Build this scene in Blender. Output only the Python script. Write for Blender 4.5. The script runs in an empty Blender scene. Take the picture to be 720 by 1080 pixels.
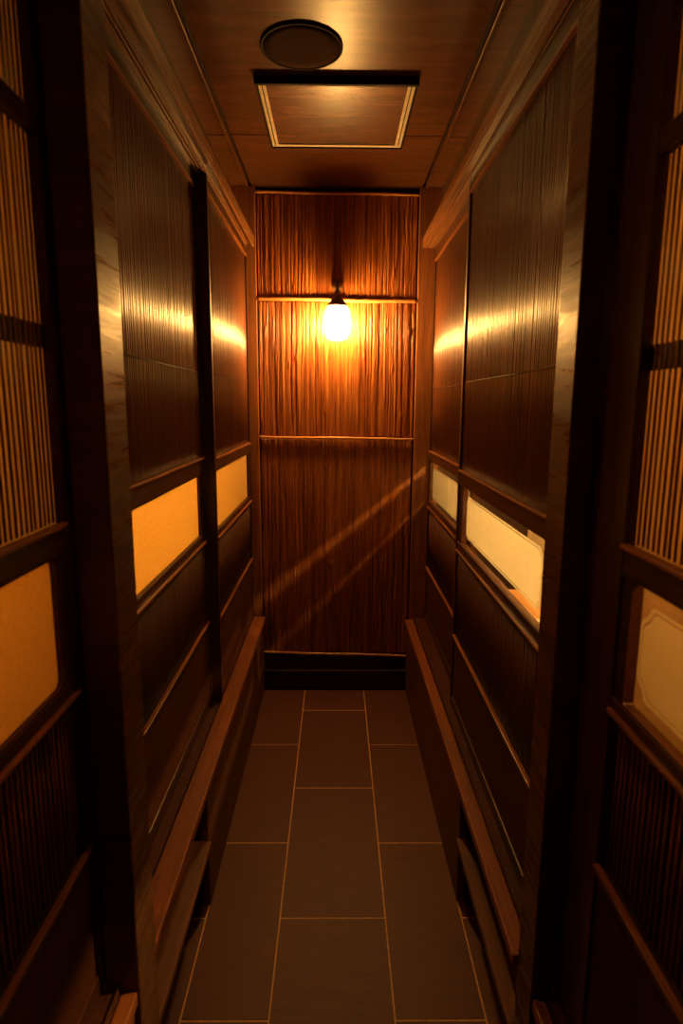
import bpy, bmesh, math, random
from mathutils import Vector, Matrix, noise

random.seed(7)
SC = bpy.context.scene
COL = SC.collection

# ------------------------------------------------------------------ camera, light, exposure
PITCH, YAW, ROLL, FPX = math.radians(9.98), math.radians(0.53), math.radians(0.3), 645.0
cam_d = bpy.data.cameras.new('camera')
cam = bpy.data.objects.new('camera', cam_d)
COL.objects.link(cam)
fw = Vector((math.sin(YAW) * math.cos(PITCH), math.cos(YAW) * math.cos(PITCH), -math.sin(PITCH)))
r0 = Vector((math.cos(YAW), -math.sin(YAW), 0))
u0 = r0.cross(fw)
rr = r0 * math.cos(ROLL) + u0 * math.sin(ROLL)
uu = u0 * math.cos(ROLL) - r0 * math.sin(ROLL)
M3 = Matrix((rr, uu, -fw)).transposed()
cam.matrix_world = Matrix.Translation((0, 0, 1.44)) @ M3.to_4x4()
cam_d.sensor_fit = 'VERTICAL'
cam_d.sensor_height = 36.0
cam_d.lens = FPX / 1080.0 * 36.0
cam_d.clip_start = 0.02
cam_d.dof.use_dof = True
cam_d.dof.focus_distance = 2.6
cam_d.dof.aperture_fstop = 4.5
SC.camera = cam

WARM = (1.0, 0.52, 0.13)
PALER = (1.0, 0.60, 0.18)
DEEP = (1.0, 0.38, 0.06)
LAMP_E = 620.0         # radiance of the bulb in the wall lamp
PEND_R = 4900.0         # pendants in the booths behind the glass
PEND_L = 950.0
PEND_NEAR_R = 220.0
PEND_NEAR_L = 150.0
FILL_W = 8.0           # added to brighten the floor: downlight over the passage, watts

world = bpy.data.worlds.new('world')
SC.world = world
world.use_nodes = True
bg = world.node_tree.nodes['Background']
bg.inputs[0].default_value = (1.0, 0.55, 0.25, 1)
bg.inputs[1].default_value = 0.001

SC.view_settings.view_transform = 'Standard'
SC.view_settings.look = 'None'
SC.view_settings.gamma = 1.0
SC.view_settings.exposure = 0.0
SC.view_settings.use_curve_mapping = False
SC.cycles.use_denoising = True
SC.cycles.max_bounces = 8
SC.cycles.diffuse_bounces = 4
SC.cycles.sample_clamp_indirect = 6.0


# ------------------------------------------------------------------ materials
def new_mat(name):
    m = bpy.data.materials.new(name)
    m.use_nodes = True
    nt = m.node_tree
    for n in list(nt.nodes):
        nt.nodes.remove(n)
    out = nt.nodes.new('ShaderNodeOutputMaterial')
    return m, nt, out


def N(nt, t, **kw):
    n = nt.nodes.new(t)
    for k, v in kw.items():
        setattr(n, k, v)
    return n


def coords(nt, scale):
    tc = N(nt, 'ShaderNodeTexCoord')
    mp = N(nt, 'ShaderNodeMapping')
    mp.inputs['Scale'].default_value = scale
    nt.links.new(tc.outputs['Object'], mp.inputs['Vector'])
    return mp.outputs['Vector']


def noise_tex(nt, vec, scale=1.0, detail=4.0, rough=0.55, dist=0.0):
    n = N(nt, 'ShaderNodeTexNoise')
    n.inputs['Scale'].default_value = scale
    n.inputs['Detail'].default_value = detail
    n.inputs['Roughness'].default_value = rough
    n.inputs['Distortion'].default_value = dist
    nt.links.new(vec, n.inputs['Vector'])
    return n.outputs['Fac']


def ramp(nt, fac, stops):
    r = N(nt, 'ShaderNodeValToRGB')
    els = r.color_ramp.elements
    while len(els) < len(stops):
        els.new(0.5)
    for e, (p, c) in zip(els, stops):
        e.position = p
        e.color = (*c, 1)
    nt.links.new(fac, r.inputs['Fac'])
    return r.outputs['Color']


def bump(nt, height, strength, dist):
    b = N(nt, 'ShaderNodeBump')
    b.inputs['Strength'].default_value = strength
    b.inputs['Distance'].default_value = dist
    nt.links.new(height, b.inputs['Height'])
    return b.outputs['Normal']


def mul(c, k):
    return tuple(x * k for x in c)


def wood(name, col, rough=0.4, scale=(60, 60, 3), bstr=0.25, bdist=0.001, contrast=0.5, spec=0.36, coat=0.0, coat_rough=0.4):
    """stained timber: grain is a noise squeezed across the fibre; scale is small along it"""
    m, nt, out = new_mat(name)
    v = coords(nt, scale)
    f = noise_tex(nt, v, 1.0, 6, 0.6, 0.3)
    c = ramp(nt, f, [(0.25, mul(col, 1 - contrast)), (0.5, col), (0.75, mul(col, 1 + contrast))])
    p = N(nt, 'ShaderNodeBsdfPrincipled')
    nt.links.new(c, p.inputs['Base Color'])
    p.inputs['Roughness'].default_value = rough
    p.inputs['Specular IOR Level'].default_value = spec
    p.inputs['Coat Weight'].default_value = coat
    p.inputs['Coat Roughness'].default_value = coat_rough
    nt.links.new(bump(nt, f, bstr, bdist), p.inputs['Normal'])
    nt.links.new(p.outputs[0], out.inputs['Surface'])
    return m


def plain(name, col, rough=0.5, metallic=0.0, spec=0.5, nscale=40, var=0.15):
    m, nt, out = new_mat(name)
    f = noise_tex(nt, coords(nt, (nscale,) * 3), 1.0, 3)
    c = ramp(nt, f, [(0.3, mul(col, 1 - var)), (0.7, mul(col, 1 + var))])
    p = N(nt, 'ShaderNodeBsdfPrincipled')
    nt.links.new(c, p.inputs['Base Color'])
    p.inputs['Roughness'].default_value = rough
    p.inputs['Metallic'].default_value = metallic
    p.inputs['Specular IOR Level'].default_value = spec
    nt.links.new(p.outputs[0], out.inputs['Surface'])
    return m


def emitter(name, col, strength):
    m, nt, out = new_mat(name)
    e = N(nt, 'ShaderNodeEmission')
    e.inputs[0].default_value = (*col, 1)
    e.inputs[1].default_value = strength
    nt.links.new(e.outputs[0], out.inputs['Surface'])
    return m


def frosted(name, trans, figured=False):
    """glass that scatters the light of the booth behind it"""
    m, nt, out = new_mat(name)
    t = N(nt, 'ShaderNodeBsdfTranslucent')
    t.inputs[0].default_value = (*trans, 1)
    d = N(nt, 'ShaderNodeBsdfDiffuse')
    d.inputs[0].default_value = (0.5, 0.45, 0.36, 1)
    g = N(nt, 'ShaderNodeBsdfGlossy')
    g.inputs['Roughness'].default_value = 0.35
    mx = N(nt, 'ShaderNodeMixShader')
    mx.inputs[0].default_value = 0.2
    m2 = N(nt, 'ShaderNodeMixShader')
    m2.inputs[0].default_value = 0.04
    nt.links.new(t.outputs[0], mx.inputs[1])
    nt.links.new(d.outputs[0], mx.inputs[2])
    nt.links.new(mx.outputs[0], m2.inputs[1])
    nt.links.new(g.outputs[0], m2.inputs[2])
    if figured:
        v = coords(nt, (1, 1, 1))
        vo = N(nt, 'ShaderNodeTexVoronoi')
        vo.inputs['Scale'].default_value = 95
        nt.links.new(v, vo.inputs['Vector'])
        f2 = noise_tex(nt, v, 320, 2)
        ad = N(nt, 'ShaderNodeMath', operation='ADD')
        nt.links.new(vo.outputs['Distance'], ad.inputs[0])
        nt.links.new(f2, ad.inputs[1])
        nm = bump(nt, ad.outputs[0], 0.55, 0.004)
        for n in (t, d, g):
            nt.links.new(nm, n.inputs['Normal'])
        f3 = noise_tex(nt, v, 150, 3)
        nt.links.new(ramp(nt, f3, [(0.35, mul(trans, 0.86)), (0.62, trans)]), t.inputs[0])
    nt.links.new(m2.outputs[0], out.inputs['Surface'])
    return m


def clear_glass(name):
    m, nt, out = new_mat(name)
    t = N(nt, 'ShaderNodeBsdfTransparent')
    t.inputs[0].default_value = (0.9, 0.9, 0.88, 1)
    g = N(nt, 'ShaderNodeBsdfGlossy')
    g.inputs['Roughness'].default_value = 0.03
    lw = N(nt, 'ShaderNodeLayerWeight')
    lw.inputs[0].default_value = 0.5
    pw = N(nt, 'ShaderNodeMath', operation='POWER')
    pw.inputs[1].default_value = 4.0
    nt.links.new(lw.outputs['Facing'], pw.inputs[0])
    fr = N(nt, 'ShaderNodeMath', operation='MULTIPLY_ADD')
    fr.inputs[1].default_value = 0.5
    fr.inputs[2].default_value = 0.04
    nt.links.new(pw.outputs[0], fr.inputs[0])
    mx = N(nt, 'ShaderNodeMixShader')
    nt.links.new(fr.outputs[0], mx.inputs[0])
    nt.links.new(t.outputs[0], mx.inputs[1])
    nt.links.new(g.outputs[0], mx.inputs[2])
    nt.links.new(mx.outputs[0], out.inputs['Surface'])
    return m


def bark_mat():
    m, nt, out = new_mat('cedar_bark')
    f = noise_tex(nt, coords(nt, (150, 10, 4.0)), 1.0, 8, 0.7, 0.7)
    f2 = noise_tex(nt, coords(nt, (42, 3, 1.6)), 1.0, 4, 0.6)
    f3 = noise_tex(nt, coords(nt, (330, 30, 22)), 1.0, 4, 0.65)
    ad = N(nt, 'ShaderNodeMath', operation='MULTIPLY_ADD')
    nt.links.new(f2, ad.inputs[0])
    ad.inputs[1].default_value = 0.45
    nt.links.new(f, ad.inputs[2])
    c = ramp(nt, ad.outputs[0], [(0.50, (0.030, 0.007, 0.002)), (0.64, (0.17, 0.040, 0.009)),
                                 (0.80, (0.33, 0.100, 0.021)), (0.96, (0.50, 0.21, 0.055))])
    hm = N(nt, 'ShaderNodeMath', operation='MULTIPLY_ADD')
    nt.links.new(f3, hm.inputs[0])
    hm.inputs[1].default_value = 0.5
    nt.links.new(f, hm.inputs[2])
    f = hm.outputs[0]
    p = N(nt, 'ShaderNodeBsdfPrincipled')
    nt.links.new(c, p.inputs['Base Color'])
    p.inputs['Roughness'].default_value = 0.33
    nt.links.new(bump(nt, f, 0.65, 0.004), p.inputs['Normal'])
    nt.links.new(p.outputs[0], out.inputs['Surface'])
    return m


def sawn_post():
    m, nt, out = new_mat('rough_sawn_post')
    f = noise_tex(nt, coords(nt, (5, 6, 230)), 1.0, 5, 0.6, 0.4)
    g = noise_tex(nt, coords(nt, (4, 5, 62)), 1.0, 4, 0.6, 0.8)
    c = ramp(nt, g, [(0.36, (0.062, 0.023, 0.008)), (0.62, (0.105, 0.040, 0.013))])
    p = N(nt, 'ShaderNodeBsdfPrincipled')
    nt.links.new(c, p.inputs['Base Color'])
    mr = N(nt, 'ShaderNodeMapRange')
    mr.inputs['From Min'].default_value = 0.36
    mr.inputs['From Max'].default_value = 0.62
    mr.inputs['To Min'].default_value = 0.50
    mr.inputs['To Max'].default_value = 0.25
    nt.links.new(g, mr.inputs['Value'])
    nt.links.new(mr.outputs[0], p.inputs['Roughness'])
    p.inputs['Specular IOR Level'].default_value = 0.28
    nt.links.new(bump(nt, f, 0.25, 0.0006), p.inputs['Normal'])
    nt.links.new(p.outputs[0], out.inputs['Surface'])
    return m


DARK = (0.055, 0.017, 0.006)
MAT = {
    'post': sawn_post(),
    'frame_v': wood('dark_stained_wood_upright', DARK, 0.38, (90, 90, 3)),
    'frame_h': wood('dark_stained_wood_level', DARK, 0.34, (90, 3, 90)),
    'bead': wood('polished_brown_bead', (0.27, 0.09, 0.025), 0.33, (90, 3, 90), 0.05),
    'reed': wood('brown_reed', (0.19, 0.055, 0.016), 0.27, (140, 140, 2), 0.1, 0.0004, 0.6, spec=1.0, coat=1.0, coat_rough=0.40),
    'reed_plain': wood('red_brown_reed', (0.17, 0.042, 0.012), 0.5, (140, 140, 2), 0.1, 0.0004, 0.6, spec=0.3),
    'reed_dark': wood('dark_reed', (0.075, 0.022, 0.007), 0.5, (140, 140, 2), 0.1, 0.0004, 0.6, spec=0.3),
    'backing': wood('dark_backing_board', (0.045, 0.016, 0.006), 0.5, (50, 50, 3)),
    'board': wood('dark_red_brown_board', (0.06, 0.016, 0.005), 0.6, (70, 70, 3), spec=0.2),
    'lintel': wood('brown_lintel_wood', (0.22, 0.085, 0.026), 0.38, (70, 2.5, 70), 0.2),
    'groove': wood('unlit_groove_wood', (0.03, 0.012, 0.005), 0.6, (70, 2.5, 70)),
    'ledge': wood('worn_brown_ledge', (0.22, 0.062, 0.018), 0.5, (60, 3, 60), 0.3),
    'fascia': wood('brown_fascia', (0.11, 0.036, 0.012), 0.5, (40, 3, 60), 0.3),
    'ceiling': wood('stained_plywood_ceiling', (0.105, 0.038, 0.013), 0.32, (4, 26, 40), 0.2, 0.001, 0.5, 0.17),
    'jamb': wood('brown_jamb', (0.27, 0.095, 0.03), 0.45, (40, 40, 3), 0.2),
    'plinth': wood('black_brown_plinth', (0.022, 0.009, 0.005), 0.45, (3, 60, 60)),
    'hatch_wood': wood('hatch_plywood', (0.13, 0.050, 0.018), 0.27, (4, 26, 40), 0.04, 0.0006, 0.5, 1.0),
    'rim': plain('black_brown_rim', (0.02, 0.009, 0.005), 0.7, spec=0.1),
    'cream_metal': plain('pale_metal_frame', (0.85, 0.72, 0.50), 0.4, 0.0),
    'speaker': plain('brown_speaker_mesh', (0.045, 0.02, 0.009), 0.9, spec=0.05, nscale=600, var=0.4),
    'bronze': plain('aged_bronze', (0.15, 0.08, 0.035), 0.55, 0.3),
    'bamboo': wood('tan_bamboo', (0.50, 0.22, 0.07), 0.3, (3, 80, 80), 0.1, 0.0005, 0.3),
    'bark': bark_mat(),
    'frost': frosted('frosted_cream_glass', (0.82, 0.79, 0.70)),
    'figured': frosted('figured_amber_glass', (0.85, 0.64, 0.28), True),
    'paper': frosted('tan_paper', (0.50, 0.40, 0.26)),
    'clear': clear_glass('clear_glass'),
    'plaster': plain('ochre_plaster', (0.42, 0.30, 0.17), 0.9, nscale=20),
    'wainscot': wood('booth_wainscot', (0.07, 0.03, 0.012), 0.5, (40, 40, 3)),
    'tatami': wood('tatami', (0.16, 0.12, 0.06), 0.8, (8, 160, 40), 0.3),
    'table': wood('orange_table_wood', (0.55, 0.27, 0.09), 0.35, (60, 3, 60), 0.1),
    'white': plain('white_paper', (0.8, 0.78, 0.72), 0.7),
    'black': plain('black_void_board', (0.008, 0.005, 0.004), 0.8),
    'grout': plain('pale_grout', (0.72, 0.40, 0.17), 0.7, nscale=60, var=0.25),
    'cord': plain('black_cord', (0.01, 0.01, 0.01), 0.5),
}


def tile_mat():
    m, nt, out = new_mat('slate_tile')
    v = coords(nt, (10, 60, 60))
    f = noise_tex(nt, v, 1.0, 6, 0.7, 0.4)
    f2 = noise_tex(nt, coords(nt, (180, 260, 180)), 1.0, 3)
    c = ramp(nt, f, [(0.3, (0.090, 0.025, 0.013)), (0.7, (0.135, 0.038, 0.021))])
    p = N(nt, 'ShaderNodeBsdfPrincipled')
    nt.links.new(c, p.inputs['Base Color'])
    p.inputs['Roughness'].default_value = 0.55
    ad = N(nt, 'ShaderNodeMath', operation='ADD')
    nt.links.new(f, ad.inputs[0])
    nt.links.new(f2, ad.inputs[1])
    nt.links.new(bump(nt, ad.outputs[0], 0.35, 0.002), p.inputs['Normal'])
    nt.links.new(p.outputs[0], out.inputs['Surface'])
    return m


MAT['tile'] = tile_mat()


def lamp_glass():
    m, nt, out = new_mat('hazy_lamp_glass')
    t = N(nt, 'ShaderNodeBsdfTransparent')
    d = N(nt, 'ShaderNodeBsdfTranslucent')
    d.inputs[0].default_value = (0.9, 0.9, 0.9, 1)
    mx = N(nt, 'ShaderNodeMixShader')
    mx.inputs[0].default_value = 0.07
    nt.links.new(t.outputs[0], mx.inputs[1])
    nt.links.new(d.outputs[0], mx.inputs[2])
    nt.links.new(mx.outputs[0], out.inputs['Surface'])
    return m


MAT['lamp_glass'] = lamp_glass()


# ------------------------------------------------------------------ mesh building
class MB:
    """collects shapes in world coordinates; build() links them as one mesh object"""

    def __init__(self):
        self.bm = bmesh.new()

    def box(self, x0, x1, y0, y1, z0, z1, mi=0):
        x0, x1 = min(x0, x1), max(x0, x1)
        vs = [self.bm.verts.new((x, y, z)) for z in (z0, z1) for y in (y0, y1) for x in (x0, x1)]
        for q in ((0, 2, 3, 1), (4, 5, 7, 6), (0, 1, 5, 4), (1, 3, 7, 5), (3, 2, 6, 7), (2, 0, 4, 6)):
            f = self.bm.faces.new([vs[i] for i in q])
            f.material_index = mi
        return self

    def ring_tube(self, path, radius, n=10, cap=True, mi=0, smooth=True):
        """tube along a path; radius is a number or one number per point"""
        pts = [Vector(p) for p in path]
        rad = radius if isinstance(radius, (list, tuple)) else [radius] * len(pts)
        rings = []
        for i, p in enumerate(pts):
            t = (pts[min(i + 1, len(pts) - 1)] - pts[max(i - 1, 0)]).normalized()
            a = Vector((1, 0, 0)) if abs(t.x) < 0.9 else Vector((0, 0, 1))
            b = t.cross(a).normalized()
            c = t.cross(b).normalized()
            rings.append([self.bm.verts.new(p + (b * math.cos(2 * math.pi * k / n) + c * math.sin(2 * math.pi * k / n)) * rad[i])
                          for k in range(n)])
        for r1, r2 in zip(rings, rings[1:]):
            for k in range(n):
                f = self.bm.faces.new((r1[k], r1[(k + 1) % n], r2[(k + 1) % n], r2[k]))
                f.smooth = smooth
                f.material_index = mi
        if cap:
            self.bm.faces.new(rings[0][::-1]).material_index = mi
            self.bm.faces.new(rings[-1]).material_index = mi
        return self

    def lathe(self, prof, cx, cy, n=32, mi=0, axis='Z', close=True):
        """prof: list of (radius, height)"""
        rings = []
        for r, h in prof:
            row = []
            for k in range(n):
                a = 2 * math.pi * k / n
                if axis == 'Z':
                    row.append(self.bm.verts.new((cx + r * math.cos(a), cy + r * math.sin(a), h)))
                else:
                    row.append(self.bm.verts.new((cx + r * math.cos(a), h, cy + r * math.sin(a))))
            rings.append(row)
        for r1, r2 in zip(rings, rings[1:]):
            for k in range(n):
                f = self.bm.faces.new((r1[k], r1[(k + 1) % n], r2[(k + 1) % n], r2[k]))
                f.smooth = True
                f.material_index = mi
        if close:
            self.bm.faces.new(rings[0][::-1]).material_index = mi
            self.bm.faces.new(rings[-1]).material_index = mi
        return self

    def prism(self, poly, x0, x1, mi=0):
        """poly of (y, z) points extruded along x"""
        a = [self.bm.verts.new((x0, y, z)) for y, z in poly]
        b = [self.bm.verts.new((x1, y, z)) for y, z in poly]
        n = len(poly)
        self.bm.faces.new(a).material_index = mi
        self.bm.faces.new(b[::-1]).material_index = mi
        for i in range(n):
            self.bm.faces.new((a[i], b[i], b[(i + 1) % n], a[(i + 1) % n])).material_index = mi
        return self

    def ring_prism(self, outer, inner, x0, x1, mi=0):
        """flat ring between two (y, z) loops of the same length, extruded along x"""
        L = [[self.bm.verts.new((x, y, z)) for y, z in lp] for lp in (outer, inner) for x in (x0, x1)]
        o0, o1, i0, i1 = L
        n = len(outer)
        for i in range(n):
            j = (i + 1) % n
            for q in ((o0[i], o0[j], i0[j], i0[i]), (o1[i], i1[i], i1[j], o1[j]),
                      (o0[i], o1[i], o1[j], o0[j]), (i0[i], i0[j], i1[j], i1[i])):
                self.bm.faces.new(q).material_index = mi
        return self

    def build(self, name, mats, parent=None, root=None, bevel=0.0, segs=2):
        """parent: the thing or part it belongs to; root: the thing (its location is the origin)"""
        root = root or parent
        if root is not None:
            off = Vector(root['base'])
            for v in self.bm.verts:
                v.co -= off
        bmesh.ops.recalc_face_normals(self.bm, faces=self.bm.faces)
        me = bpy.data.meshes.new(name)
        self.bm.to_mesh(me)
        self.bm.free()
        if not isinstance(mats, (list, tuple)):
            mats = [mats]
        for m in mats:
            me.materials.append(MAT[m] if isinstance(m, str) else m)
        o = bpy.data.objects.new(name, me)
        COL.objects.link(o)
        if parent is not None:
            o.parent = parent
        if bevel > 0:
            b = o.modifiers.new('bevel', 'BEVEL')
            b.width = bevel
            b.segments = segs
            b.limit_method = 'ANGLE'
            b.angle_limit = math.radians(40)
        return o


def thing(name, label, cat, loc, group=None):
    o = bpy.data.objects.new(name, None)
    o.empty_display_size = 0.05
    COL.objects.link(o)
    o.location = loc
    o['base'] = [float(c) for c in loc]
    o['kind'] = 'thing'
    o['label'] = label
    o['category'] = cat
    if group:
        o['group'] = group
    return o


def tag(o, label, cat, group=None):
    o['kind'] = 'thing'
    o['label'] = label
    o['category'] = cat
    if group:
        o['group'] = group
    return o


def struct(o, label=None, cat=None):
    o['kind'] = 'structure'
    o['label'] = label
    o['category'] = cat
    return o


# ------------------------------------------------------------------ floor
Y0, YE = -0.6, 2.95          # passage, from behind the camera to the end wall
b = MB()
b.box(-0.80, 0.80, Y0, 2.96, -0.03, -0.0008, 0)
G = 0.0042
XL = [-0.365, -0.155, 0.145, 0.362]


def tile(x0, x1, y0, y1):
    y0, y1 = max(y0, Y0), min(y1, 2.935)
    if y1 - y0 < 0.03:
        return
    b.box(x0 + G / 2, x1 - G / 2, y0 + G / 2, y1 - G / 2, -0.02, 0.0, 1)


for k in range(-3, 4):
    tile(XL[1], XL[2], 1.515 + 0.5995 * k, 1.515 + 0.5995 * (k + 1))
    tile(XL[0], XL[1], 1.22 + 0.5985 * k, 1.22 + 0.5985 * (k + 1))
    tile(XL[2], XL[3], 1.22 + 0.5975 * k, 1.22 + 0.5975 * (k + 1))
    tile(-0.665, XL[0], 1.515 + 0.5995 * k, 1.515 + 0.5995 * (k + 1))
    tile(XL[3], 0.662, 1.515 + 0.5995 * k, 1.515 + 0.5995 * (k + 1))
struct(b.build('floor', ['grout', 'tile'], bevel=0.0007, segs=1), 'grey slate floor tiles with pale grout lines', 'floor')

# ------------------------------------------------------------------ ceiling
b = MB()
b.box(-0.95, 0.95, Y0, 3.05, 2.418, 2.45, 1)
for y0, y1 in ((Y0, 0.62), (0.624, 2.4185), (2.4225, 3.04)):
    b.box(-0.384, 0.384, y0, y1, 2.400, 2.417)
    for s in (-1, 1):
        b.box(s * 0.396, s * 0.94, y0, y1, 2.398, 2.417)
for s in (-1, 1):
    b.box(s * 0.396, s * 0.408, Y0, 3.04, 2.392, 2.400)
struct(b.build('ceiling', ['ceiling', 'groove'], bevel=0.0025), 'dark stained plywood ceiling with shadow gaps', 'ceiling')

# ------------------------------------------------------------------ end wall
b = MB()
b.box(-0.95, 0.95, 2.975, 3.05, -0.03, 2.42)
struct(b.build('wall_end', 'plinth'), 'dark end wall behind the bark cladding', 'wall')


def bark_panel(z0, z1, seed, label):
    rnd = random.Random(seed)
    nx, nz = 330, int((z1 - z0) / 0.010)
    x0, x1 = -0.362, 0.364
    edges = [x0 - 0.05]
    while edges[-1] < x1 + 0.05:
        edges.append(edges[-1] + rnd.choice((0.007, 0.011, 0.014, 0.019, 0.027)) * rnd.uniform(0.8, 1.25))
    lift = [rnd.uniform(-0.0018, 0.0018) for _ in edges]
    deep = [rnd.choice((0.0008, 0.002, 0.004, 0.0075)) for _ in edges]
    bm = bmesh.new()
    grid = []
    for i in range(nz + 1):
        row = []
        z = z0 + (z1 - z0) * i / nz
        for j in range(nx + 1):
            x = x0 + (x1 - x0) * j / nx
            xs = x + noise.noise((x * 9, z * 2.2, seed)) * 0.006 + noise.noise((x * 40, z * 9, seed + 2)) * 0.0018
            k = 0
            while k < len(edges) - 2 and edges[k + 1] < xs:
                k += 1
            w = edges[k + 1] - edges[k]
            u = (xs - edges[k]) / w
            h = lift[k] * (0.6 + 0.8 * noise.noise((k * 3.7, z * 1.7, seed))) + 0.0016 * math.sin(math.pi * min(max(u, 0), 1))
            gate = noise.noise((k * 5.3, z * 2.4, seed + 8)) + 0.25
            d0 = min(u, 1 - u) * w
            kk = k if u < 0.5 else k + 1
            if d0 < 0.0028 and gate > 0:
                h -= deep[kk] * (1 - d0 / 0.0028) * min(1, gate * 4)
            h += noise.noise((xs * 260, z * 7, seed + 9.7)) * 0.0014
            h += noise.noise((xs * 130, z * 30, seed + 5)) * 0.0010
            q = noise.noise((x * 70, z * 16, seed + 20))
            if q > 0.42:
                h += (q - 0.42) * 0.016
            row.append(bm.verts.new((x, 2.957 - h, z)))
        grid.append(row)
    for i in range(nz):
        for j in range(nx):
            f = bm.faces.new((grid[i][j], grid[i][j + 1], grid[i + 1][j + 1], grid[i + 1][j]))
            f.smooth = True
    back = [bm.verts.new((x, 2.974, z)) for x, z in ((x0, z0), (x1, z0), (x1, z1), (x0, z1))]
    bm.faces.new(back)
    rim = [(grid[0][0], grid[0][nx], back[1], back[0]), (grid[0][nx], grid[nz][nx], back[2], back[1]),
           (grid[nz][nx], grid[nz][0], back[3], back[2]), (grid[nz][0], grid[0][0], back[0], back[3])]
    for (a, c, d, e) in rim:
        if a is grid[0][0]:
            edge = grid[0]
        elif a is grid[0][nx]:
            edge = [r[nx] for r in grid]
        elif a is grid[nz][nx]:
            edge = grid[nz][::-1]
        else:
            edge = [r[0] for r in grid][::-1]
        bm.faces.new(list(edge) + [d, e])
    m = MB()
    m.bm.free()
    m.bm = bm
    o = m.build('bark_panel', 'bark')
    tag(o, label, 'wall panel', 'cedar bark panels on the end wall')


bark_panel(0.19, 1.278, 2.0, 'tall cedar bark panel below the wall lamp, crossed by two slanting streaks of light')
bark_panel(1.284, 1.911, 11.0, 'rough cedar bark panel lit bright orange directly behind the glowing lamp globe')
bark_panel(1.917, 2.372, 23.0, 'cedar bark panel directly under the ceiling, above the lamp globe')


def bamboo(zl, zr, label, r=0.0085, seed=0):
    rnd = random.Random(seed)
    t = MB()
    nodes = sorted(rnd.uniform(0.08, 0.92) for _ in range(4))
    path, rad = [], []
    for i in range(61):
        u = i / 60
        x = -0.368 + 0.738 * u
        z = zl + (zr - zl) * u + 0.0012 * math.sin(u * 9 + seed)
        d = min(abs(u - n) for n in nodes)
        path.append((x, 2.944, z))
        rad.append(r * (0.86 + 0.10 * math.sin(u * 23 + seed) * 0.4) + (0.0022 if d < 0.009 else 0))
    t.ring_tube(path, rad, 10)
    tag(t.build('bamboo_batten', 'bamboo'), label, 'bamboo strip', 'bamboo battens across the bark wall')


bamboo(2.374, 2.367, 'thin bamboo batten along the top of the bark wall below the ceiling', 0.0075, 1)
bamboo(1.918, 1.909, 'bamboo batten crossing just behind the cap of the wall lamp', 0.0100, 5)
bamboo(1.284, 1.277, 'bamboo batten across the bark wall midway between lamp and floor', 0.0080, 9)
bamboo(0.197, 0.178, 'sloping bamboo batten at the foot of the bark, above the black plinth', 0.0075, 14)

# plinth at the foot of the end wall
b = MB()
b.box(-0.368, 0.372, 2.922, 2.974, 0.0, 0.100)
b.box(-0.368, 0.372, 2.918, 2.974, 0.100, 0.107)
b.box(-0.368, 0.372, 2.940, 2.974, 0.107, 0.172)
o = b.build('baseboard_end', 'plinth', bevel=0.002)
struct(o, 'black stepped plinth board at the foot of the bark wall', 'plinth')

# jamb boards either side of the bark
b = MB()
b.box(-0.470, -0.368, 2.938, 2.974, 0.0, 2.398)
tag(b.build('jamb_board', 'jamb', bevel=0.003), 'upright brown jamb board between bark wall and figured glass doors', 'board')
b = MB()
b.box(0.372, 0.490, 2.938, 2.974, 0.0, 2.398)
tag(b.build('jamb_board', 'jamb', bevel=0.003), 'upright brown jamb board between bark wall and frosted glass doors', 'board')

# ------------------------------------------------------------------ square posts and lintels
b = MB()
b.box(-0.412, -0.352, 0.945, 1.045, 0.0, 2.398)
tag(b.build('square_post', 'post', bevel=0.003), 'thick square post beside the figured glass sliding doors', 'post')
b = MB()
b.box(0.360, 0.399, 0.945, 1.030, 0.0, 2.398)
tag(b.build('square_post', 'post', bevel=0.003), 'thick square post beside the frosted glass sliding doors', 'post')
b = MB()
b.box(-0.4575, -0.402, 2.034, 2.052, 0.3985, 2.139)
tag(b.build('slim_post', 'frame_v', bevel=0.002), 'slim black post standing between the two figured glass doors beyond the square post', 'post')


def lintel(s, e, label, y0, y1, grooves):
    """e: distance of its inner edge from the passage centre; grooves: list of (x0, x1) cut into the underside"""
    t = MB()
    out, zt, zb = 0.468, 2.185, 2.140
    xs = [e]
    for g0, g1 in grooves:
        xs += [g0, g1]
    xs.append(out)
    for i in range(0, len(xs), 2):
        t.box(s * xs[i], s * xs[i + 1], y0, y1, zb, zb + 0.014)
    t.box(s * e, s * out, y0, y1, zb + 0.014, zt)
    o = t.build('door_lintel', 'lintel', bevel=0.002)
    tag(o, label, 'beam')


lintel(-1, 0.374, 'brown lintel beam over the two figured glass doors beyond the square post', 1.046, 2.936,
       [(0.384, 0.408), (0.413, 0.4165), (0.4225, 0.426)])
lintel(1, 0.388, 'brown lintel beam over the two frosted glass doors beyond the square post', 1.031, 2.936,
       [(0.4085, 0.412), (0.442, 0.4455)])
lintel(-1, 0.374, 'dark lintel end over the figured glass door on the near side of its post', Y0, 0.944, [(0.384, 0.404)])
lintel(1, 0.388, 'dark lintel end over the frosted glass door on the near side of its post', Y0, 0.944, [(0.392, 0.400)])

# walls above the lintels, closing the booths off
for s, nm in ((-1, 'wall_left'), (1, 'wall_right')):
    t = MB()
    t.box(s * 0.472, s * 0.50, Y0, 2.938, 2.10, 2.417)
    struct(t.build(nm, 'wainscot'), 'dark wooden wall above the door lintels', 'wall')


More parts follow.
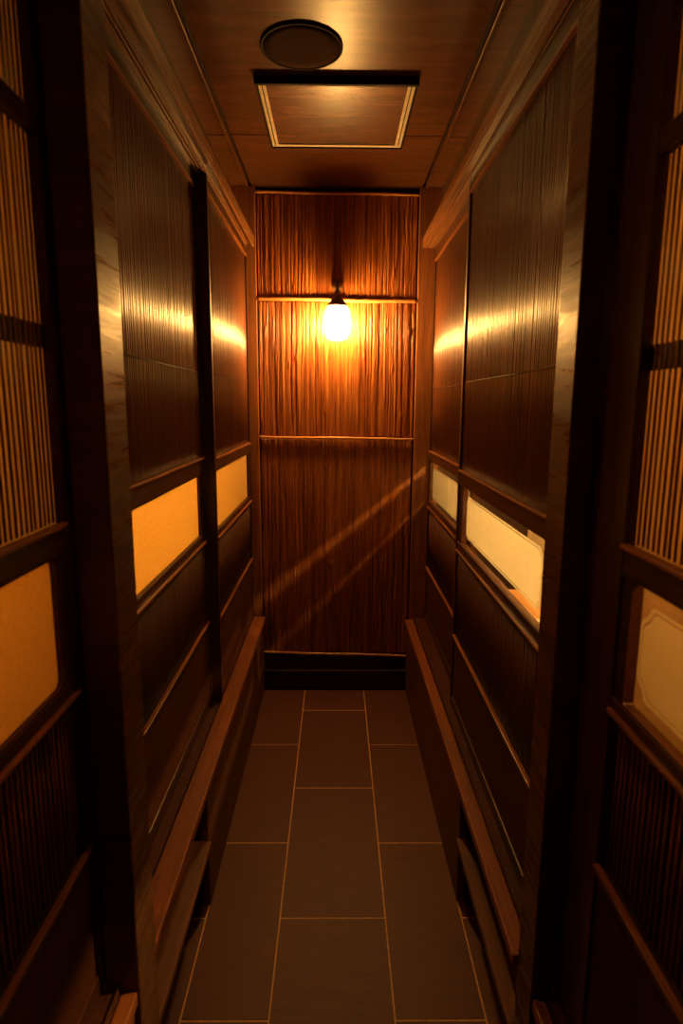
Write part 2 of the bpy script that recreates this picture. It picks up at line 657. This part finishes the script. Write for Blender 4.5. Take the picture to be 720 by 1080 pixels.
# ------------------------------------------------------------------ ledges with shoe cubbies
def ledge(s, xf, xi, zt, y0, y1, label, cubby=None, thick=0.026):
    root = thing('step_ledge', label, 'ledge', (s * 0.41, (y0 + y1) / 2, 0.0))
    t = MB()
    t.box(s * xf, s * xi, y0, y1, zt - thick, zt)
    t.build('top_board', 'ledge', root, bevel=0.003)
    t = MB()
    t.box(s * (xi + 0.0005), s * 0.475, y0, y1, zt - thick, zt + 0.008)
    if xi < 0.40:
        t.box(s * (xi + 0.002), s * (xi + 0.006), y0, y1, zt + 0.008, zt + 0.014)
    t.build('sill_track', 'board', root, bevel=0.0015)
    if cubby:
        c0, c1 = cubby
        t = MB()
        t.box(s * (xf + 0.008), s * (xf + 0.030), c1, y1, 0.0, zt - thick)
        t.build('fascia_board', 'fascia', root, bevel=0.002)
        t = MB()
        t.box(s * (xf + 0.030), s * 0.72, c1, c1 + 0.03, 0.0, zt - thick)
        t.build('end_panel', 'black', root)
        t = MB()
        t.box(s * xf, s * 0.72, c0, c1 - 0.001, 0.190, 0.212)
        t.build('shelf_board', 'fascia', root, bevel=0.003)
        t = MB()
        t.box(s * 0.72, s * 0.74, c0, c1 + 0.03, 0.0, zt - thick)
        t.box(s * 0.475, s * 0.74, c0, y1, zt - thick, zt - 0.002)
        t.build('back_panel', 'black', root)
    else:
        t = MB()
        t.box(s * (xf + 0.008), s * (xf + 0.030), y0, y1, 0.0, zt - thick)
        t.build('fascia_board', 'fascia', root, bevel=0.002)
    return root


ledge(-1, 0.352, 0.409, 0.390, 1.046, 2.936, 'long brown step ledge under the two figured glass doors, open shoe cubby below', (1.046, 1.56))
ledge(1, 0.350, 0.389, 0.375, 1.031, 2.936, 'long brown step ledge under the two frosted glass doors, open shoe cubby below', (1.031, 1.572))
ledge(-1, 0.356, 0.385, 0.390, Y0, 0.944, 'short piece of step ledge on the near side of the post by figured glass')
ledge(1, 0.362, 0.385, 0.372, Y0, 0.944, 'short piece of step ledge on the near side of the post by frosted glass')


# ------------------------------------------------------------------ sliding doors
def rounded(y0, y1, z0, z1, r, k=6):
    pts = []
    for cy, cz, a0 in ((y1 - r, z1 - r, 0), (y0 + r, z1 - r, 90), (y0 + r, z0 + r, 180), (y1 - r, z0 + r, 270)):
        for i in range(k + 1):
            a = math.radians(a0 + 90 * i / k)
            pts.append((cy + r * math.cos(a), cz + r * math.sin(a)))
    return pts


def rect_like(y0, y1, z0, z1, k=6):
    """rectangle with as many points as rounded(), corner points spread along the sides"""
    pts = []
    d = 0.0012
    for cy, cz, a0 in ((y1, z1, 0), (y0, z1, 90), (y0, z0, 180), (y1, z0, 270)):
        n = k + 1
        for i in range(n):
            u = (i - k / 2) / (k / 2)
            du = {0: ((0, u), (-u, 0)), 90: ((-u, 0), (0, -u)), 180: ((0, -u), (u, 0)), 270: ((u, 0), (0, u))}[a0]
            if u < 0:
                v = du[0]
                pts.append((cy + (v[0] * d), cz + (v[1] * d)))
            elif u > 0:
                v = du[1]
                pts.append((cy + (v[0] * d), cz + (v[1] * d)))
            else:
                pts.append((cy, cz))
    return pts


OGEE = [(0.0, 1.0), (0.10, 0.72), (0.34, 0.60), (0.60, 0.34), (0.72, 0.10), (1.0, 0.0)]


def ogee(y0, y1, z0, z1, r):
    """plate outline with stepped-in decorative corners"""
    pts = []
    pts += [(y1 - r * a, z1 - r * c) for a, c in OGEE]
    pts += [(y0 + r * a, z1 - r * c) for a, c in OGEE[::-1]]
    pts += [(y0 + r * a, z0 + r * c) for a, c in OGEE]
    pts += [(y1 - r * a, z0 + r * c) for a, c in OGEE[::-1]]
    return pts


def sliding_door(s, X, y0, y1, Z, reed, glass, label, kind, pitch=0.0136, backing='backing', bars=(), rod=0.0055, flat=0.5,
                 inset=None, corner=0.004, knot=None):
    """X: distance of the door's face from the passage centre; it is 22 mm thick, outwards.
    Z: bottom, kick, reedlow0, reedlow1, glass0, glass1, reed0, reed1, top"""
    zb, zk, zl0, zl1, zg0, zg1, zr0, zr1, zt = Z
    ya, yb = reed
    root = thing('sliding_door', label, 'sliding door', (s * (X + 0.013), (y0 + y1) / 2, zb))

    def px(d):
        return s * (X + d)

    def box(t, d0, d1, a0, a1, b0, b1):
        t.box(px(d0), px(d1), a0, a1, b0, b1)

    for c0, c1 in ((y0, ya), (yb, y1)):
        t = MB()
        box(t, 0, 0.0215, c0, c1, zb, zt)
        t.build('stile', 'frame_v', root, bevel=0.0015)
    # rails with their polished beads
    t = MB()
    box(t, 0.001, 0.0215, ya, yb, zr1, zt)
    rail = t.build('top_rail', 'frame_h', root, bevel=0.001)
    t = MB()
    box(t, -0.003, 0.008, ya, yb, zr1 - 0.003, zr1 + 0.004)
    t.build('bead', 'bead', rail, root, bevel=0.0015)
    t = MB()
    box(t, 0.001, 0.0215, ya, yb, zg1, zr0)
    rail = t.build('middle_rail', 'frame_h', root, bevel=0.002)
    t = MB()
    box(t, -0.006, 0.008, ya, yb, zr0 - 0.004, zr0 + 0.004)
    t.build('bead', 'bead', rail, root, bevel=0.0025)
    t = MB()
    box(t, 0.001, 0.0215, ya, yb, zl1, zg0)
    rail = t.build('lower_rail', 'frame_h', root, bevel=0.002)
    t = MB()
    box(t, -0.006, 0.008, ya, yb, zl1 - 0.004, zl1 + 0.004)
    t.build('bead', 'bead', rail, root, bevel=0.0025)
    t = MB()
    box(t, 0.001, 0.0215, ya, yb, zb, zk)
    t.build('bottom_rail', 'frame_h', root, bevel=0.002)
    t = MB()
    box(t, 0.005, 0.019, ya, yb, zk, zl0 - 0.018)
    t.build('kick_board', 'board', root)
    t = MB()
    box(t, -0.001, 0.020, ya, yb, zl0 - 0.018, zl0)
    kr = t.build('kick_rail', 'frame_h', root, bevel=0.001)
    t = MB()
    box(t, -0.005, 0.006, ya, yb, zl0 - 0.0025, zl0 + 0.0025)
    t.build('bead', 'bead', kr, root, bevel=0.0012)

    # reeds
    bd = (0.0195, 0.0212) if flat > 0.45 else (0.0165, 0.0172)
    def reeds(za, zc, name, mat, flat=flat):
        t = MB()
        n = int((yb - ya) / pitch)
        off = (yb - ya - n * pitch) / 2 + pitch / 2
        for i in range(n):
            y = ya + off + i * pitch + random.uniform(-0.0008, 0.0008)
            r = rod * random.uniform(0.9, 1.1)
            cx = X + (0.0085 if flat > 0.45 else 0.0150) + random.uniform(-0.0006, 0.0006)
            prof = [(s * (cx - flat * r * math.cos(a)), y + r * math.sin(a)) for a in [math.radians(q) for q in (-115, -75, -38, 0, 38, 75, 115)]]
            lo = [t.bm.verts.new((p[0], p[1], za)) for p in prof]
            hi = [t.bm.verts.new((p[0], p[1], zc)) for p in prof]
            for k in range(len(prof) - 1):
                f = t.bm.faces.new((lo[k], lo[k + 1], hi[k + 1], hi[k]))
                f.smooth = True
            t.bm.faces.new((lo[-1], lo[0], hi[0], hi[-1]))
            t.bm.faces.new(lo[::-1])
            t.bm.faces.new(hi)
        return t.build(name, mat, root)

    reeds(zr0 + 0.004, zr1 - 0.003, 'reed_screen', 'reed')
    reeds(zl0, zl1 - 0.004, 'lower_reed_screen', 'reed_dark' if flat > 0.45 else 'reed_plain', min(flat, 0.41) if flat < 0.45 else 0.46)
    for za, zc, mt in ((zr0, zr1, backing), (zl0, zl1, 'backing')):
        t = MB()
        box(t, *bd, ya, yb, za, zc)
        t.build('reed_backing', mt, root)
    for (za, zc, d0, d1) in bars:
        t = MB()
        box(t, d0, d1, ya, yb, za, zc)
        t.build('crossbar', 'frame_h', root, bevel=0.001)
    if knot:
        t = MB()
        t.ring_tube([(px(0.0034), ya, knot), (px(0.0034), yb, knot)], 0.0011, 6)
        t.build('tie_wire', 'backing', root)
    # glazing
    g0, g1 = glass
    t = MB()
    t.ring_prism(rect_like(ya + 0.0002, yb - 0.0002, zg0 + 0.0002, zg1 - 0.0002), rounded(g0, g1, zg0 + 0.002, zg1 - 0.002, corner), px(0.004), px(0.0200))
    t.build('glass_frame', 'frame_h', root)
    t = MB()
    box(t, 0.012, 0.0145, g0 - 0.004, g1 + 0.004, zg0, zg1)
    if kind == 'figured':
        t.build('glass_pane', 'figured', root)
    else:
        pane = t.build('glass_pane', 'clear', root)
        i0, i1, iz0, iz1, r = inset
        t = MB()
        w, gap = 0.0050, 0.0022
        t.ring_prism(ogee(i0, i1, iz0, iz1, r), ogee(i0 + w, i1 - w, iz0 + w, iz1 - w, r), px(0.0147), px(0.0155))
        w += gap
        t.prism(ogee(i0 + w, i1 - w, iz0 + w, iz1 - w, r), px(0.0147), px(0.0155))
        t.build('frosted_panel', 'frost', pane, root)
    return root


ZL = (0.3984, 0.440, 0.700, 0.985, 1.012, 1.213, 1.264, 2.092, 2.139)
ZLF = (0.3984, 0.440, 0.695, 0.981, 1.006, 1.213, 1.256, 2.097, 2.139)
ZR = (0.3834, 0.420, 0.648, 0.953, 0.984, 1.178, 1.224, 2.088, 2.139)
ZRF = (0.3834, 0.420, 0.655, 0.953, 0.982, 1.180, 1.222, 2.082, 2.139)
ZNR = (0.388, 0.430, 0.740, 1.000, 1.020, 1.205, 1.246, 2.088, 2.139)

sliding_door(-1, 0.436, 1.05, 2.032, ZL, (1.085, 2.015), (1.10, 1.960),
             'reed sliding door with bright figured glass, between square post and slim black post', 'figured', knot=1.539)
sliding_door(-1, 0.408, 2.054, 2.934, ZLF, (2.070, 2.912), (2.085, 2.868),
             'reed sliding door with figured glass, from slim black post to bark wall', 'figured', knot=1.539)
sliding_door(-1, 0.416, -0.35, 1.02, ZLF, (-0.30, 0.932), (-0.27, 0.890),
             'open-spaced reed door with dim amber figured glass, on the near side of its post', 'figured',
             backing='paper', rod=0.0034, flat=0.4, bars=((1.808, 1.836, 0.001, 0.0160), (1.519, 1.553, 0.0154, 0.0163)), corner=0.016)
sliding_door(1, 0.412, 1.035, 2.055, ZR, (1.075, 2.032), (1.09, 1.975),
             'reed sliding door with large glowing frosted pane showing table edge beneath', 'frosted', knot=1.512,
             inset=(1.222, 1.960, 1.012, 1.149, 0.020))
sliding_door(1, 0.445, 1.975, 2.934, ZRF, (2.000, 2.915), (2.03, 2.905),
             'reed sliding door with small frosted pane, next to the bark wall', 'frosted', knot=1.512,
             inset=(2.06, 2.885, 1.003, 1.147, 0.016))
sliding_door(1, 0.404, -0.35, 1.02, ZNR, (-0.30, 0.835), (-0.27, 0.806),
             'open-spaced reed door with dim frosted pane, on the near side of its post', 'frosted',
             backing='paper', rod=0.0034, flat=0.4, bars=((1.752, 1.782, 0.001, 0.0160), (1.486, 1.520, 0.0154, 0.0163)),
             inset=(-0.20, 0.795, 1.043, 1.178, 0.032))

# ------------------------------------------------------------------ booths behind the doors
for s, side, tname in ((-1, 'left', 'figured'), (1, 'right', 'frosted')):
    t = MB()
    t.box(s * 0.742, s * 1.75, Y0, 3.05, 0.34, 0.385)
    struct(t.build('floor_booth_' + side, 'tatami'), 'tatami floor of the booths behind the %s glass doors' % tname, 'floor')
    t = MB()
    t.box(s * 1.70, s * 1.75, Y0, 3.05, 0.386, 2.417)
    struct(t.build('wall_booth_' + side, 'plaster'), 'ochre back wall of the booths behind the %s glass doors' % tname, 'wall')
    t = MB()
    t.box(s * 1.68, s * 1.699, 1.016, 2.959, 0.386, 1.25)
    t.box(s * 1.672, s * 1.699, 1.016, 2.959, 1.25, 1.28)
    struct(t.build('trim_booth_' + side, 'wainscot', bevel=0.002), 'dark wainscot on the back wall of the booth behind the %s glass doors' % tname, 'trim')
    t = MB()
    t.box(s * 0.951, s * 1.70, Y0, 3.05, 2.40, 2.45)
    struct(t.build('ceiling_booth_' + side, 'ceiling'), 'ceiling of the booths behind the %s glass doors' % tname, 'ceiling')
    t = MB()
    t.box(s * 0.505, s * 1.699, 0.985, 1.015, 0.386, 2.397)
    struct(t.build('wall_partition_' + side, 'plaster'), 'partition between two booths behind the %s glass doors' % tname, 'wall')
    t = MB()
    t.box(s * 0.951, s * 1.699, 2.96, 3.05, 0.386, 2.397)
    struct(t.build('wall_far_' + side, 'plaster'), 'far wall of the booth behind the %s glass doors' % tname, 'wall')
    t = MB()
    t.box(s * 0.476, s * 1.699, Y0, Y0 + 0.03, 0.386, 2.397)
    struct(t.build('wall_back_' + side, 'plaster'), 'rear wall of the near booth behind the %s glass doors' % tname, 'wall')


def pendant(x, y, z, power, name_label, colour=WARM, r=0.05):
    root = thing('pendant_lamp', name_label, 'lamp', (x, y, z))
    t = MB()
    prof = [(0.0001, z - r)] + [(r * math.sin(a), z - r * math.cos(a)) for a in [math.pi * k / 12 for k in range(1, 12)]] + [(0.0001, z + r)]
    t.lathe(prof, x, y, 20, close=False)
    t.build('globe', emitter('pendant_glow', colour, power), root)
    t = MB()
    t.lathe([(0.022, z + r - 0.006), (0.022, z + r + 0.03), (0.006, z + r + 0.04)], x, y, 16)
    t.build('lamp_cap', 'bronze', root)
    t = MB()
    t.ring_tube([(x, y, z + r + 0.035), (x, y, 2.3995)], 0.003, 8)
    t.build('cord', 'cord', root)


pendant(1.25, 1.41, 1.816, PEND_R, 'small globe pendant lighting the booth behind the glowing frosted pane', PALER, 0.030)
pendant(-1.25, 1.55, 1.816, PEND_L, 'small globe pendant lighting the booth behind the bright figured glass')
pendant(0.80, 0.52, 1.56, PEND_NEAR_R, 'small globe pendant in the booth behind the dim frosted pane', DEEP)
pendant(-0.80, 0.52, 1.52, PEND_NEAR_L, 'small globe pendant in the booth behind the dim amber glass', DEEP)

for sx, nm, pw in ((1, 'frosted', 75.0), (-1, 'figured', 55.0)):  # unseen lanterns, added to brighten the glass next to the bark wall
    x, y, z, r = sx * 1.38, 2.45, 1.72, 0.10
    root = thing('added_lantern', 'added unseen round lantern brightening the panes, hanging near the far wall of the booth behind the %s glass' % nm, 'lamp', (x, y, z))
    t = MB()
    prof = [(r * 0.3, z - r * 0.95)]
    for k in range(1, 24):
        a = math.pi * k / 24
        q = r * (1 + 0.018 * (1 if k % 2 else -1))
        if q * math.sin(a) > r * 0.3:
            prof.append((q * math.sin(a), z - r * math.cos(a)))
    prof.append((r * 0.3, z + r * 0.95))
    t.lathe(prof, x, y, 28)
    t.build('lamp_shade', emitter('added_lantern_glow', PALER if sx > 0 else WARM, pw), root)
    t = MB()
    t.lathe([(0.034, z + r * 0.95), (0.034, z + r * 0.95 + 0.012), (0.004, z + r * 0.95 + 0.02)], x, y, 20)
    t.build('lamp_cap', 'bronze', root)
    t = MB()
    t.ring_tube([(x, y, z + r * 0.95 + 0.018), (x, y, 2.3995)], 0.003, 8)
    t.build('cord', 'cord', root)

root = thing('low_table', 'low orange wooden table in the booth behind the glowing frosted pane', 'table', (0.95, 1.75, 0.386))
t = MB()
t.box(0.61, 1.30, 1.22, 2.27, 0.712, 0.740)
t.build('table_top', 'table', root, bevel=0.003)
for x in (0.76, 1.24):
    for y in (1.28, 2.21):
        t = MB()
        t.box(x - 0.025, x + 0.025, y - 0.025, y + 0.025, 0.3855, 0.7115)
        t.build('leg', 'table', root)
t = MB()
t.box(0.615, 0.80, 1.62, 1.93, 0.7402, 0.743)
tag(t.build('paper_mat', 'white', bevel=0.0008), 'white paper place mat lying on the low table behind the frosted pane', 'place mat')

# ------------------------------------------------------------------ ceiling hatch
root = thing('ceiling_hatch', 'square ceiling hatch with pale double frame and plywood panel', 'hatch', (0, 2.26, 2.40))
HX0, HX1, HY0, HY1 = -0.248, 0.244, 2.010, 2.512
t = MB()
t.box(HX0, HX1, HY0, HY0 + 0.012, 2.377, 2.3995)
t.box(HX0, HX1, HY1 - 0.005, HY1, 2.390, 2.3995)
t.box(HX0, HX0 + 0.006, HY0 + 0.012, HY1 - 0.005, 2.390, 2.3995)
t.box(HX1 - 0.006, HX1, HY0 + 0.012, HY1 - 0.005, 2.390, 2.3995)
for x0, x1 in ((HX0 + 0.0062, HX0 + 0.029), (HX1 - 0.029, HX1 - 0.0062)):
    t.box(x0, x1, HY0 + 0.0125, HY1 - 0.0055, 2.3988, 2.3997)
t.build('outer_rim', 'rim', root, bevel=0.0)
t = MB()
for (o, w) in ((0.0065, 0.0085), (0.0195, 0.0095)):
    x0, x1, y0, y1 = HX0 + o, HX1 - o, HY0 + 0.006 + o, HY1 - o
    zz = 2.3935 if o < 0.01 else 2.3915
    t.box(x0, x0 + w, y0, y1, zz, 2.3995)
    t.box(x1 - w, x1, y0, y1, zz, 2.3995)
    t.box(x0 + w, x1 - w, y0, y0 + w, zz, 2.3995)
    t.box(x0 + w, x1 - w, y1 - w, y1, zz, 2.3995)
t.build('pale_frame', 'cream_metal', root, bevel=0.0008)
t = MB()
t.box(HX0 + 0.029, HX1 - 0.029, HY0 + 0.036, HY1 - 0.029, 2.3955, 2.3998)
t.build('hatch_panel', 'hatch_wood', root)

# round ceiling speaker
root = thing('ceiling_speaker', 'round dark speaker cover set in the ceiling before the hatch', 'speaker', (-0.098, 1.861, 2.40))
t = MB()
t.lathe([(0.111, 2.3998), (0.1125, 2.398), (0.1125, 2.3955), (0.110, 2.394), (0.1060, 2.3945), (0.1055, 2.3998)], -0.098, 1.861, 56, close=False)
t.build('speaker_rim', 'rim', root)
t = MB()
t.lathe([(0.1052, 2.3998), (0.1052, 2.396), (0.08, 2.3953), (0.0002, 2.395)], -0.098, 1.861, 56, close=False)
t.build('speaker_grille', 'speaker', root)

# ------------------------------------------------------------------ wall lamp on the bark
LX, LY = 0.003, 2.862
root = thing('wall_lamp', 'glowing glass globe wall lamp with bronze cap on the bark wall', 'lamp', (0.002, 2.94, 1.975))
t = MB()
t.lathe([(0.0002, 2.928), (0.012, 2.928), (0.022, 2.934), (0.026, 2.942), (0.026, 2.958)], 0.002, 1.977, 24, axis='Y')
t.build('wall_plate', 'bronze', root)
t = MB()
t.ring_tube([(0.002, 2.935, 1.977), (0.002, 2.905, 1.984), (LX, 2.880, 1.980), (LX, LY + 0.003, 1.965), (LX, LY, 1.945), (LX, LY, 1.925)], 0.0075, 12)
t.build('arm', 'bronze', root)
t = MB()
t.lathe([(0.010, 1.940), (0.013, 1.932), (0.011, 1.922), (0.018, 1.912), (0.030, 1.898), (0.042, 1.884), (0.0445, 1.876),
         (0.043, 1.872), (0.041, 1.876), (0.020, 1.897)], LX, LY, 32)
t.build('cap_shade', 'bronze', root)
t = MB()
GP = [(0.0002, 1.722), (0.020, 1.723), (0.036, 1.727), (0.049, 1.737), (0.057, 1.754), (0.0605, 1.782), (0.061, 1.810),
      (0.0595, 1.836), (0.055, 1.856), (0.048, 1.868), (0.0405, 1.875), (0.0375, 1.882), (0.0002, 1.882)]
t.lathe(GP, LX, LY, 32, close=False)
t.build('glass_globe', 'lamp_glass', root)
t = MB()
BR, BZ = 0.035, 1.800
t.lathe([(0.0002, BZ - BR)] + [(BR * math.sin(a), BZ - BR * math.cos(a)) for a in [math.pi * k / 12 for k in range(1, 11)]]
        + [(0.016, 1.846), (0.014, 1.868), (0.0002, 1.868)], LX, LY, 24, close=False)
t.build('light_bulb', emitter('lamp_glow', WARM, LAMP_E), root)

# ------------------------------------------------------------------ downlight added in the ceiling to brighten the floor
DX, DY = 0.0, 1.12
root = thing('added_fill_lamp', 'small added lamp as downlight in the passage ceiling between the two square posts', 'lamp', (DX, DY, 2.40))
t = MB()
t.lathe([(0.030, 2.3998), (0.045, 2.3998), (0.046, 2.396), (0.042, 2.394), (0.032, 2.396)], DX, DY, 32, close=False)
t.build('trim_ring', 'bronze', root)
t = MB()
t.lathe([(0.0310, 2.3995), (0.0002, 2.3990)], DX, DY, 24, close=False)
t.build('lens', emitter('fill_glow', WARM, 20.0), root)
ld = bpy.data.lights.new('fill', 'SPOT')
ld.energy = FILL_W
ld.color = WARM
ld.spot_size = math.radians(95)
ld.spot_blend = 1.0
ld.shadow_soft_size = 0.03
lo = bpy.data.objects.new('fill_beam', ld)
COL.objects.link(lo)
lo.parent = root
lo.location = (0, 0, -0.012)
